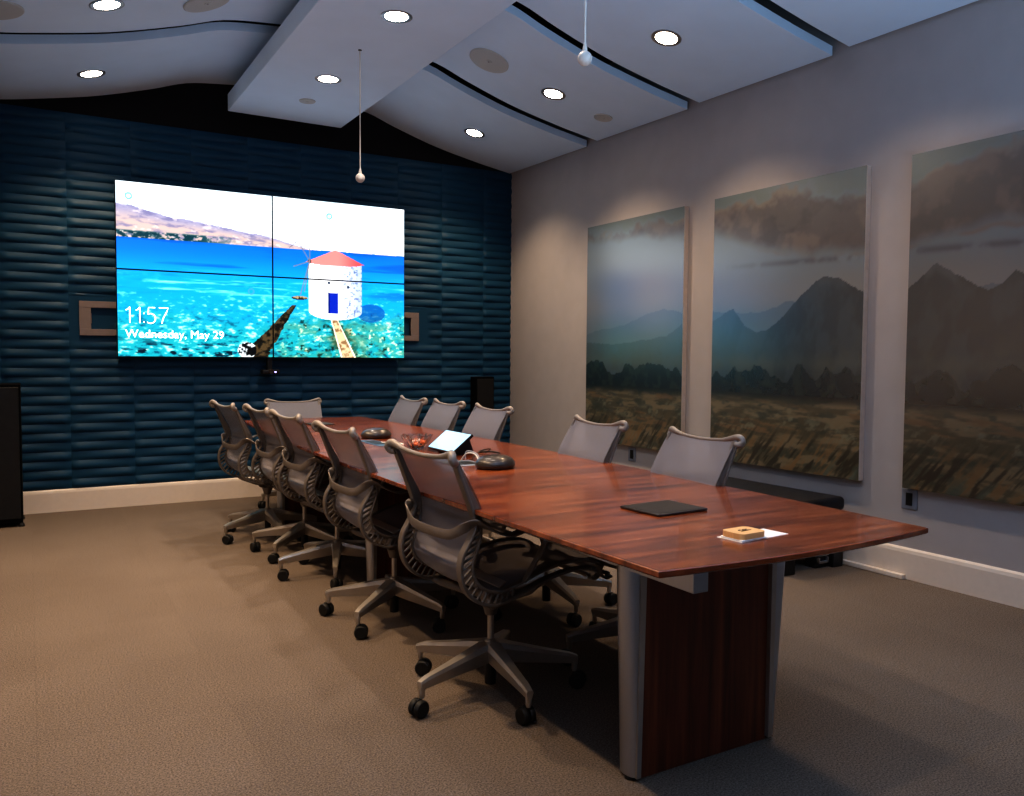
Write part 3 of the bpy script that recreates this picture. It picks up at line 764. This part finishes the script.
# ------------------------------------------------------------------ chairs
def make_chair():
    t = thing('office_chair', 'x', 'chair')
    hwid = .216
    outer = cr([(-.293, 0, .925), (-.256, 0, .834), (-.218, 0, .736), (-.207, 0, .69), (-.232, 0, .637), (-.258, 0, .592), (-.264, 0, .54), (-.247, 0, .482), (-.201, 0, .434), (-.132, 0, .408), (-.052, 0, .424), (.046, 0, .452), (.13, 0, .474), (.217, 0, .484), (.30, 0, .478)], 5)
    inner = cr([(-.192, 0, .705), (-.186, 0, .66), (-.204, 0, .60), (-.218, 0, .545), (-.194, 0, .490), (-.125, 0, .452), (-.04, 0, .464), (.065, 0, .496), (.17, 0, .514), (.27, 0, .512), (.335, 0, .488), (.348, 0, .458), (.325, 0, .436), (.30, 0, .440)], 5)
    # sling
    path = cr([(-.288, 0, .930), (-.231, 0, .84), (-.186, 0, .755), (-.174, 0, .70), (-.184, 0, .65), (-.204, 0, .60), (-.217, 0, .545), (-.192, 0, .492), (-.124, 0, .454), (-.04, 0, .466), (.065, 0, .498), (.17, 0, .516), (.27, 0, .513), (.335, 0, .488), (.348, 0, .458), (.325, 0, .436)], 5)
    n = len(path)-1
    def fn(u, v):
        i = int(round(v*n)); p = path[i]; y = (u-.5)*2*hwid*(1+.07*max(0, min(1, (p.z-.66)/.05)))
        s = 1-(2*u-1)**2
        t_ = (path[min(i+1, n)]-path[max(i-1, 0)]).normalized()
        nrm = Vector((t_.z, 0, -t_.x))      # behind / below the sitter
        if nrm.x > 0 and p.z > .6: nrm = -nrm
        k = .016*math.sin(PI*min(1, v*1.0))
        q = p+nrm*(-k*s if nrm.z > 0 else k*s)
        if v == 0: q.z -= .014*s
        return Vector((q.x, y, q.z-(.014*s*(1-v/.12) if 0 < v < .12 else 0)))
    MB().grid(fn, 14, n).build('mesh_sling', M['mesh'], t, smooth=True, angle=180)
    # top rail with scrolled ends
    def rail(y, z, x, r): return (x, y, z), r
    rp = [(-.286, -.222, .910), (-.297, -.238, .910), (-.306, -.243, .921), (-.305, -.237, .934), (-.299, -.222, .938), (-.294, -.192, .932), (-.293, -.13, .921), (-.293, 0, .914)]
    rp = rp+[(x, -y, z) for x, y, z in rp[-2::-1]]
    rr = cr(rp, 4); nn = len(rr)
    rads = [.0085+.0065*min(1, max(0, (abs(p.y)-.13)/.1)) for p in rr]
    MB().tube(rr, rads, 12).build('top_rail', M['rail'], t, smooth=True, angle=60)
    for sy in (-1, 1):
        m_ = MB()
        w = []
        po = [Vector((p.x, sy*.222, p.z)) for p in outer]
        widths = [.034 for p in po]
        m_.ribbon(po, (0, 1, 0), widths, .011)
        pi_ = [Vector((p.x, sy*.221, p.z)) for p in inner]
        m_.ribbon(pi_, (0, 1, 0), .026, .010)
        # solid blade of the upright, widening downward
        rear = cr([(-.296, 0, .925), (-.258, 0, .834), (-.222, 0, .750), (-.209, 0, .69)], 4)
        frnt = cr([(-.280, 0, .925), (-.236, 0, .834), (-.190, 0, .750), (-.178, 0, .69)], 4)
        pr_ = None
        for p, q in zip(rear, frnt):
            r4 = [m_.b.verts.new((p.x, sy*.231, p.z)), m_.b.verts.new((q.x, sy*.228, q.z)), m_.b.verts.new((q.x, sy*.213, q.z)), m_.b.verts.new((p.x, sy*.211, p.z))]
            if pr_:
                for i in range(4): m_.b.faces.new((pr_[i], pr_[(i+1) % 4], r4[(i+1) % 4], r4[i]))
            else: m_.b.faces.new(r4)
            pr_ = r4
        m_.b.faces.new(pr_[::-1])
        # ladder ribs between the two curves
        def along(c, a_, b_, f):
            c = c[a_:b_+1]; L_ = [0]
            for p, q in zip(c, c[1:]): L_.append(L_[-1]+(q-p).length)
            t_ = f*L_[-1]
            for i in range(len(c)-1):
                if L_[i+1] >= t_: return c[i].lerp(c[i+1], (t_-L_[i])/(L_[i+1]-L_[i]))
            return c[-1]
        for q in range(17):
            f = q/16
            a = along(inner, 3, 30, f); b = along(outer, 18, 50, f)
            m_.tube([(a.x, sy*.222, a.z), (b.x, sy*.224, b.z)], .0052, 6)
        m_.build('side_frame', M['frame'], t, smooth=True, angle=45)
    # ribbon arm: one loop behind the back, ends turning down to the seat
    half = [(-.262, 0, .646), (-.260, .09, .648), (-.256, .15, .656), (-.243, .208, .684), (-.214, .240, .705), (-.165, .262, .680), (-.105, .272, .656), (-.035, .276, .668), (.04, .278, .688), (.078, .280, .678), (.066, .275, .635), (.028, .262, .560), (-.016, .244, .478)]
    wd = [(0, 0, 1), (0, 0, 1), (0, .1, 1), (0, .4, 1), (.1, .8, .6)]+[(0, 1, 0)]*8
    ww = [.034, .034, .034, .034, .036, .040, .044, .046, .044, .036, .030, .026, .024]
    R_ = cr(half, 4); idx = [i/4 for i in range(len(R_))]
    def lerp(tab, f):
        i = min(int(f), len(tab)-2); g = f-i
        return [a*(1-g)+b*g for a, b in zip(tab[i], tab[i+1])] if hasattr(tab[0], '__len__') else tab[i]*(1-g)+tab[i+1]*g
    W1 = [lerp(wd, f) for f in idx]; S1 = [lerp(ww, f) for f in idx]
    full = [Vector((p.x, -p.y, p.z)) for p in R_[::-1]]+R_[1:]
    Wf = [(-0*w[0]+w[0], -w[1], w[2]) for w in W1[::-1]]+[tuple(w) for w in W1[1:]]
    # keep the section from flipping on the mirrored half
    for i in range(len(R_)-1, -1, -1):
        j = i
        if i < len(R_)-1 and Vector(Wf[i]).dot(Vector(Wf[i+1])) < 0: Wf[i] = tuple(-c for c in Wf[i])
    MB().ribbon(full, Wf, S1[::-1]+S1[1:], .008).build('armrest_band', M['frame'], t, smooth=True, angle=45)
    # under-seat carrier
    m_ = MB()
    m_.lathe([(.022, .30), (.034, .34), (.045, .375), (.04, .40)], seg=20)
    for sy in (-1, 1):
        m_.tube([(0, 0, .375), (.02, sy*.10, .385), (.05, sy*.19, .425), (.07, sy*.218, .455)], [.02, .017, .014, .011], 10)
        m_.tube([(0, 0, .375), (-.05, sy*.10, .375), (-.11, sy*.19, .395), (-.13, sy*.218, .408)], [.02, .017, .014, .011], 10)
    m_.tube([(-.02, 0, .385), (.10, 0, .40), (.25, 0, .45), (.315, 0, .447)], [.018, .015, .011, .010], 10)
    m_.tube([(.305, -.212, .446), (.315, 0, .444), (.305, .212, .446)], .0085, 8)
    m_.build('seat_carrier', M['frame'], t, smooth=True, angle=50)
    m_ = MB().ribbon([(-.085, -.212, .470), (-.085, 0, .474), (-.085, .212, .470)], (.85, 0, .5), .034, .006)
    m_.build('cross_bar', M['alu'], t)
    m_ = MB().lathe([(.0125, .17), (.0125, .335)], seg=18); m_.build('gas_lift', M['alu'], t, smooth=True)
    m_ = MB().lathe([(.021, .03), (.021, .14), (.023, .15)], seg=18); m_.build('lift_housing', M['black'], t, smooth=True)
    m_ = MB().lathe([(.026, .128), (.034, .135), (.034, .165), (.027, .188), (.018, .198), (.014, .20)], seg=24); m_.build('hub', M['alu'], t, smooth=True)
    for k in range(5):
        m_ = MB()
        st = [(.02, .034, .116, .192), (.10, .027, .108, .176), (.20, .021, .102, .154), (.30, .016, .094, .134), (.332, .0135, .092, .122)]
        prev = None
        for (x, w, zb, zt) in st:
            ring = [m_.b.verts.new(p) for p in ((x, -w*.55, zb), (x, w*.55, zb), (x, w, zb+(zt-zb)*.75), (x, w*.72, zt), (x, -w*.72, zt), (x, -w, zb+(zt-zb)*.75))]
            if prev:
                for i in range(6): m_.b.faces.new((prev[i], prev[(i+1) % 6], ring[(i+1) % 6], ring[i]))
            else: m_.b.faces.new(ring[::-1])
            prev = ring
        m_.b.faces.new(prev)
        m_.lathe([(.008, .062), (.0105, .07), (.0125, .112)], center=(.320, 0, 0), seg=12)
        lg = m_.build('leg', M['alu'], t, smooth=True, angle=30)
        a = random.random()*2*PI
        c_ = MB()
        for sgn in (-1, 1):
            c_.lathe([(.008, -.011), (.026, -.011), (.030, -.007), (.030, .006), (.026, .011), (.01, .011)], seg=24, mtx=Matrix.Translation((0, sgn*.0145, 0)) @ Matrix.Rotation(PI/2, 4, 'X'))
        c_.box(-.012, .012, -.006, .006, -.01, .032, bev=.003)
        for v in c_.b.verts: v.co = Matrix.Translation((-.014, 0, .0305)) @ v.co
        cs = c_.build('caster', M['rubber'], lg, loc=(.32, 0, 0), smooth=True, angle=40, rotz=a)
    return t
proto = make_chair()
used = [False]
def place(x, y, rz, star, label, group, drop=0., sw=None):
    t = proto if not used[0] else copy_tree(proto); used[0] = True
    t.location = (x, y, 0); t.rotation_euler.z = rz
    tag(t, label, 'chair', group)
    k = 0
    for ch in t.children:
        nm = ch.name.split('.')[0]
        if nm == 'leg':
            ch.rotation_euler.z = math.radians(star+72*k)-rz
            for cs in ch.children: cs.rotation_euler.z = random.random()*2*PI
            k += 1
        elif nm in ('mesh_sling', 'top_rail', 'side_frame', 'armrest_band', 'seat_carrier', 'cross_bar'):
            ch.location.z = -drop-.008; ch.scale.y = .96
R = math.radians
LG = 'grey mesh swivel chairs along the left side of the table'
place(1.472, 2.66, R(4.4), 49, 'grey mesh swivel chair nearest the camera, at the left side of the table', LG)
place(1.489, 3.645, R(3.2), 2, 'second grey mesh swivel chair from the camera in the left row', LG)
place(1.508, 4.55, R(4), 34, 'third grey mesh swivel chair in the left row, middle of the five', LG)
place(1.50, 5.17, R(3.2), 6, 'fourth grey mesh swivel chair in the left row, second from the far end', LG)
place(1.408, 5.74, R(6), 56, 'farthest grey mesh swivel chair of the left row', LG)
RG = 'grey mesh swivel chairs along the right side of the table'
place(2.188, 2.646, R(180-4.3), 20, 'pale mesh chair across the table nearest the camera, in front of the middle painting', RG)
place(2.224, 3.443, R(180-3.5), 47, 'pale mesh chair across the table, in front of the leftmost painting', RG)
place(2.283, 4.655, R(180), 10, 'pale mesh chair across the table in front of the black corner cabinet', RG)
place(2.283, 5.31, R(180), 36, 'pale mesh chair across the table, middle of the three before the teal wall', RG)
place(2.242, 5.85, R(180), 0, 'pale mesh chair across the table, farthest of the right row', RG)
place(1.935, 6.70, R(-91), 15, 'grey mesh chair at the far head of the table below the video wall', 'grey mesh swivel chairs', drop=.055)

# ------------------------------------------------------------------ things on the table
TZ = .7402
def phone(x, y, label, rz=0):
    t = thing('conference_phone', label, 'speakerphone', (x, y, TZ), rz, 'dark domed speakerphones on the table')
    MB().lathe([(.088, 0), (.098, .008), (.100, .018), (.096, .030), (.084, .044), (.062, .054), (.03, .060), (.001, .061)], seg=40, sx=1, sy=.86).build('dome', M['phone'], t, smooth=True, angle=80)
    MB().lathe([(.080, -.0002), (.080, .003)], seg=40, sx=1, sy=.86).build('base_pad', M['rubber'], t)
    MB().lathe([(.018, .0595), (.017, .062), (.001, .0625)], seg=24).build('centre_button', M['pad'], t, smooth=True)
phone(1.845, 3.30, 'dark domed speakerphone in the middle of the table beside the tilted touch panel', .3)
phone(1.865, 4.86, 'dark domed speakerphone on the far half of the table, behind the glass bowl', .2)

def hatch(x0, x1, y0, y1, label, m='steelhatch'):
    t = thing('table_hatch', label, 'hatch', ((x0+x1)/2, (y0+y1)/2, TZ))
    w, d = (x1-x0)/2, (y1-y0)/2
    MB().box(-w, w, -d, d, 0, .003, bev=.001, seg=1).build('cover', M[m], t)
    MB().box(-w*.7, w*.7, -d*.55, d*.55, .003, .0045).build('socket_strip', M['black'], t)
    return t
hatch(1.70, 1.80, 4.38, 4.75, 'blue-grey metal cable hatch set in the tabletop beside the far speakerphone')
hatch(1.70, 1.86, 3.40, 3.60, 'grey metal cable hatch in the tabletop between touch panel and near speakerphone', 'plate')
pb = thing('square_pad', 'black square pad lying near the camera end of the table', 'pad', (1.84, 2.125, TZ), R(3))
MB().box(-.112, .112, -.095, .095, 0, .009, bev=.004).build('pad_body', M['pad'], pb, smooth=True)
MB().box(-.104, .104, -.087, .087, .009, .0098).build('pad_surface', mat('pad_surface', hexc('2f2a28'), .6, noise=.1), pb)
pf = MB().box(-.085, .085, -.10, .10, 0, .008, bev=.003).build('square_pad', M['pad'], loc=(1.86, 6.0, TZ))
tag(pf, 'small dark pad on the far end of the table before the head chair', 'pad')

# papers / adapters beside the far hatch
ad = thing('video_adapter', 'white adapter with short cable lying beside the far cable hatch', 'adapter', (1.79, 4.36, TZ+.003))
MB().box(-.03, .03, -.05, .05, 0, .016, bev=.004).build('body', M['white'], ad)
MB().tube(cr([(0, .05, .008), (.01, .09, .012), (-.02, .14, .005), (-.01, .19, .004)], 6), .003, 8).build('cable', M['cablewhite'], ad, smooth=True)

# glass bowl with sweets
bw = MB()
prof_o = [(.030, 0), (.034, .004), (.042, .012), (.062, .036), (.078, .062), (.086, .078)]
prof_i = [(.083, .078), (.074, .062), (.058, .038), (.038, .018), (.001, .012)]
seg = 48; rings = []
for j, (r, z) in enumerate(prof_o+prof_i):
    ring = []
    for k in range(seg):
        a = 2*PI*k/seg
        f = 1+.035*(1 if k % 4 < 2 else -1)*(1 if j in (2, 3, 4, 5, 6) else 0)
        zz = z+(.004*math.cos(12*a) if j in (5, 6) else 0)
        ring.append(bw.b.verts.new((r*f*math.cos(a), r*f*math.sin(a), zz)))
    rings.append(ring)
for a, b in zip(rings, rings[1:]):
    for k in range(seg): bw.b.faces.new((a[k], a[(k+1) % seg], b[(k+1) % seg], b[k]))
bw.b.faces.new(rings[0][::-1]); bw.b.faces.new(rings[-1])
tag(bw.build('glass_bowl', M['glass'], loc=(1.835, 4.17, TZ)), 'cut glass bowl holding orange sweets, between far speakerphone and touch panel', 'bowl')
for k in range(16):
    a = k*2.4; rr_ = .012+.034*((k*.37) % 1)*(.6 if k < 5 else 1); zz = TZ+.022+.010*(k//5)
    m_ = MB().lathe([(.001, -.007), (.009, -.005), (.012, 0), (.009, .005), (.001, .007)], seg=12)
    o = m_.build('wrapped_sweet', M['candy'] if k % 3 else M['white'], loc=(1.835+rr_*math.cos(a), 4.17+rr_*math.sin(a), zz), smooth=True)
    o.rotation_euler = (k*.7 % 1.2, k*.5 % 1., a)
    tag(o, 'small wrapped sweet in the cut glass bowl', 'sweet', 'sweets in the glass bowl')

# tilted touch panel
tp = thing('touch_panel', 'tilted tabletop touch panel with a bright pale blue screen and black stand', 'touch panel', (1.88, 3.94, TZ), 0)
a0, b0 = Vector((-.015, .148, .018)), Vector((-.015, -.148, .018))   # lower edge
up = Vector((.115, 0, .090))
u_ = (b0-a0).normalized(); nn_ = u_.cross(up.normalized()).normalized()
if nn_.z < 0: nn_ = -nn_
a0 = a0-u_*.005; b0 = b0+u_*.005
def slab(pa, pb_, upv, t0, t1, ins=0.):
    m_ = MB(); uu = (pb_-pa).normalized(); vv = upv.normalized()
    q = [pa+uu*ins+vv*ins, pb_-uu*ins+vv*ins, pb_-uu*ins+upv-vv*ins, pa+uu*ins+upv-vv*ins]
    m_.hexa([p+nn_*t0 for p in q], [p+nn_*t1 for p in q]); return m_
slab(a0, b0, up, -.014, 0).build('housing', M['black'], tp)
slab(a0, b0, up, 0, .001, .005).build('screen', M['panelscreen'], tp)
m_ = MB().hexa([(.02, .10, 0), (.02, -.10, 0), (.14, -.10, 0), (.14, .10, 0)], [(.030, .10, .035), (.030, -.10, .035), (.105, -.10, .093), (.105, .10, .093)])
m_.build('stand', M['black'], tp)
# cables
def cable(label, pts, m, r=.003):
    tag(MB().tube(cr(pts, 8), r, 8).build('cable', M[m], smooth=True), label, 'cable')
cable('black cable looping from the back of the touch panel to the hatch', [(2.045, 3.76, .750), (2.05, 3.72, .775), (1.96, 3.66, .775), (1.87, 3.58, .747)], 'rubber', .003)
cable('white cable arching from the hatch beside the near speakerphone', [(1.80, 3.56, .7475), (1.81, 3.52, .785), (1.83, 3.47, .785), (1.83, 3.42, .7475)], 'cablewhite', .0035)
cable('grey cable arching behind the white one beside the near speakerphone', [(1.84, 3.59, .7475), (1.85, 3.60, .785), (1.88, 3.56, .78), (1.89, 3.52, .744)], 'plate', .003)
cable('short black cable with plug lying behind the touch panel', [(2.06, 3.86, .745), (2.10, 3.80, .75), (2.13, 3.76, .7455)], 'rubber', .005)

# card and wooden coaster box at the near end
cd = MB().box(-.104, .104, -.044, .044, 0, .0015).build('white_card', M['white'], loc=(1.793, 1.682, TZ), rotz=R(5))
tag(cd, 'white rectangular card lying under the wooden box at the near end of the table', 'card')
bx_ = thing('wooden_box', 'small pale rounded wooden box with a dark marking on its lid, on a white card', 'box', (1.745, 1.672, TZ+.0017), R(3))
MB().box(-.052, .052, -.040, .040, 0, .005, bev=.002).build('base', M['white'], bx_)
def rsq(w, d, r, z0, z1):
    pts = []
    for (sx, sy, a0_) in ((1, 1, 0), (-1, 1, 90), (-1, -1, 180), (1, -1, 270)):
        for k in range(7):
            a = R(a0_+15*k); pts.append((sx*(w-r)+r*math.cos(a), sy*(d-r)+r*math.sin(a)))
    return MB().prism(pts, z0, z1)
rsq(.052, .040, .018, .005, .021).build('lid', M['pale_wood'], bx_)
mk = MB()
def arc(cx_, cy_, r, a0_, a1_, n=10): return [(cx_+r*math.cos(R(a0_+(a1_-a0_)*k/n)), cy_+r*math.sin(R(a0_+(a1_-a0_)*k/n)), .0212) for k in range(n+1)]
mk.tube(arc(-.010, .002, .007, 40, 320), .0011, 6)
mk.tube(arc(.004, .002, .006, 0, 355), .0011, 6)
mk.tube(arc(.016, .001, .006, 60, 300), .0011, 6)
mk.tube([(-.018, -.008, .0212), (.024, -.006, .0212)], .0010, 6)
mk.build('marking', M['burnt'], bx_)

# ------------------------------------------------------------------ world, camera
w = bpy.data.worlds.new('world'); scene.world = w; w.use_nodes = True
w.node_tree.nodes['Background'].inputs[0].default_value = (.02, .025, .035, 1)
# unseen cool fill lamp added behind the camera, aimed up to brighten the ceiling
ar = bpy.data.lights.new('room_fill', 'AREA'); ar.shape = 'RECTANGLE'; ar.size = 3.2; ar.size_y = .8; ar.energy = 74; ar.color = (.52, .74, 1.); ar.spread = math.radians(110)
ao = bpy.data.objects.new('room_fill', ar); COL.objects.link(ao); ao.location = (1.6, -.7, .6); ao.rotation_euler = (R(158), 0, 0)

cam = bpy.data.cameras.new('camera'); co_ = bpy.data.objects.new('camera', cam); COL.objects.link(co_)
f_, yaw, pitch, roll = 825.47, .529714, -.0496025, .00698772
fw = Vector((math.sin(yaw)*math.cos(pitch), math.cos(yaw)*math.cos(pitch), math.sin(pitch)))
rt = Vector((math.cos(yaw), -math.sin(yaw), 0)); upv = rt.cross(fw)
r2 = rt*math.cos(roll)+upv*math.sin(roll); u2 = -rt*math.sin(roll)+upv*math.cos(roll)
mw = Matrix((r2, u2, -fw)).transposed().to_4x4(); mw.translation = Vector((0, 0, 1.25))
co_.matrix_world = mw
cam.sensor_width = 36; cam.lens = f_/1024*36; cam.clip_start = .02
scene.camera = co_
scene.view_settings.view_transform = 'Standard'
scene.view_settings.look = 'High Contrast'
scene.view_settings.exposure = .46
scene.cycles.use_denoising = True
scene.cycles.max_bounces = 8
scene.cycles.sample_clamp_indirect = 6
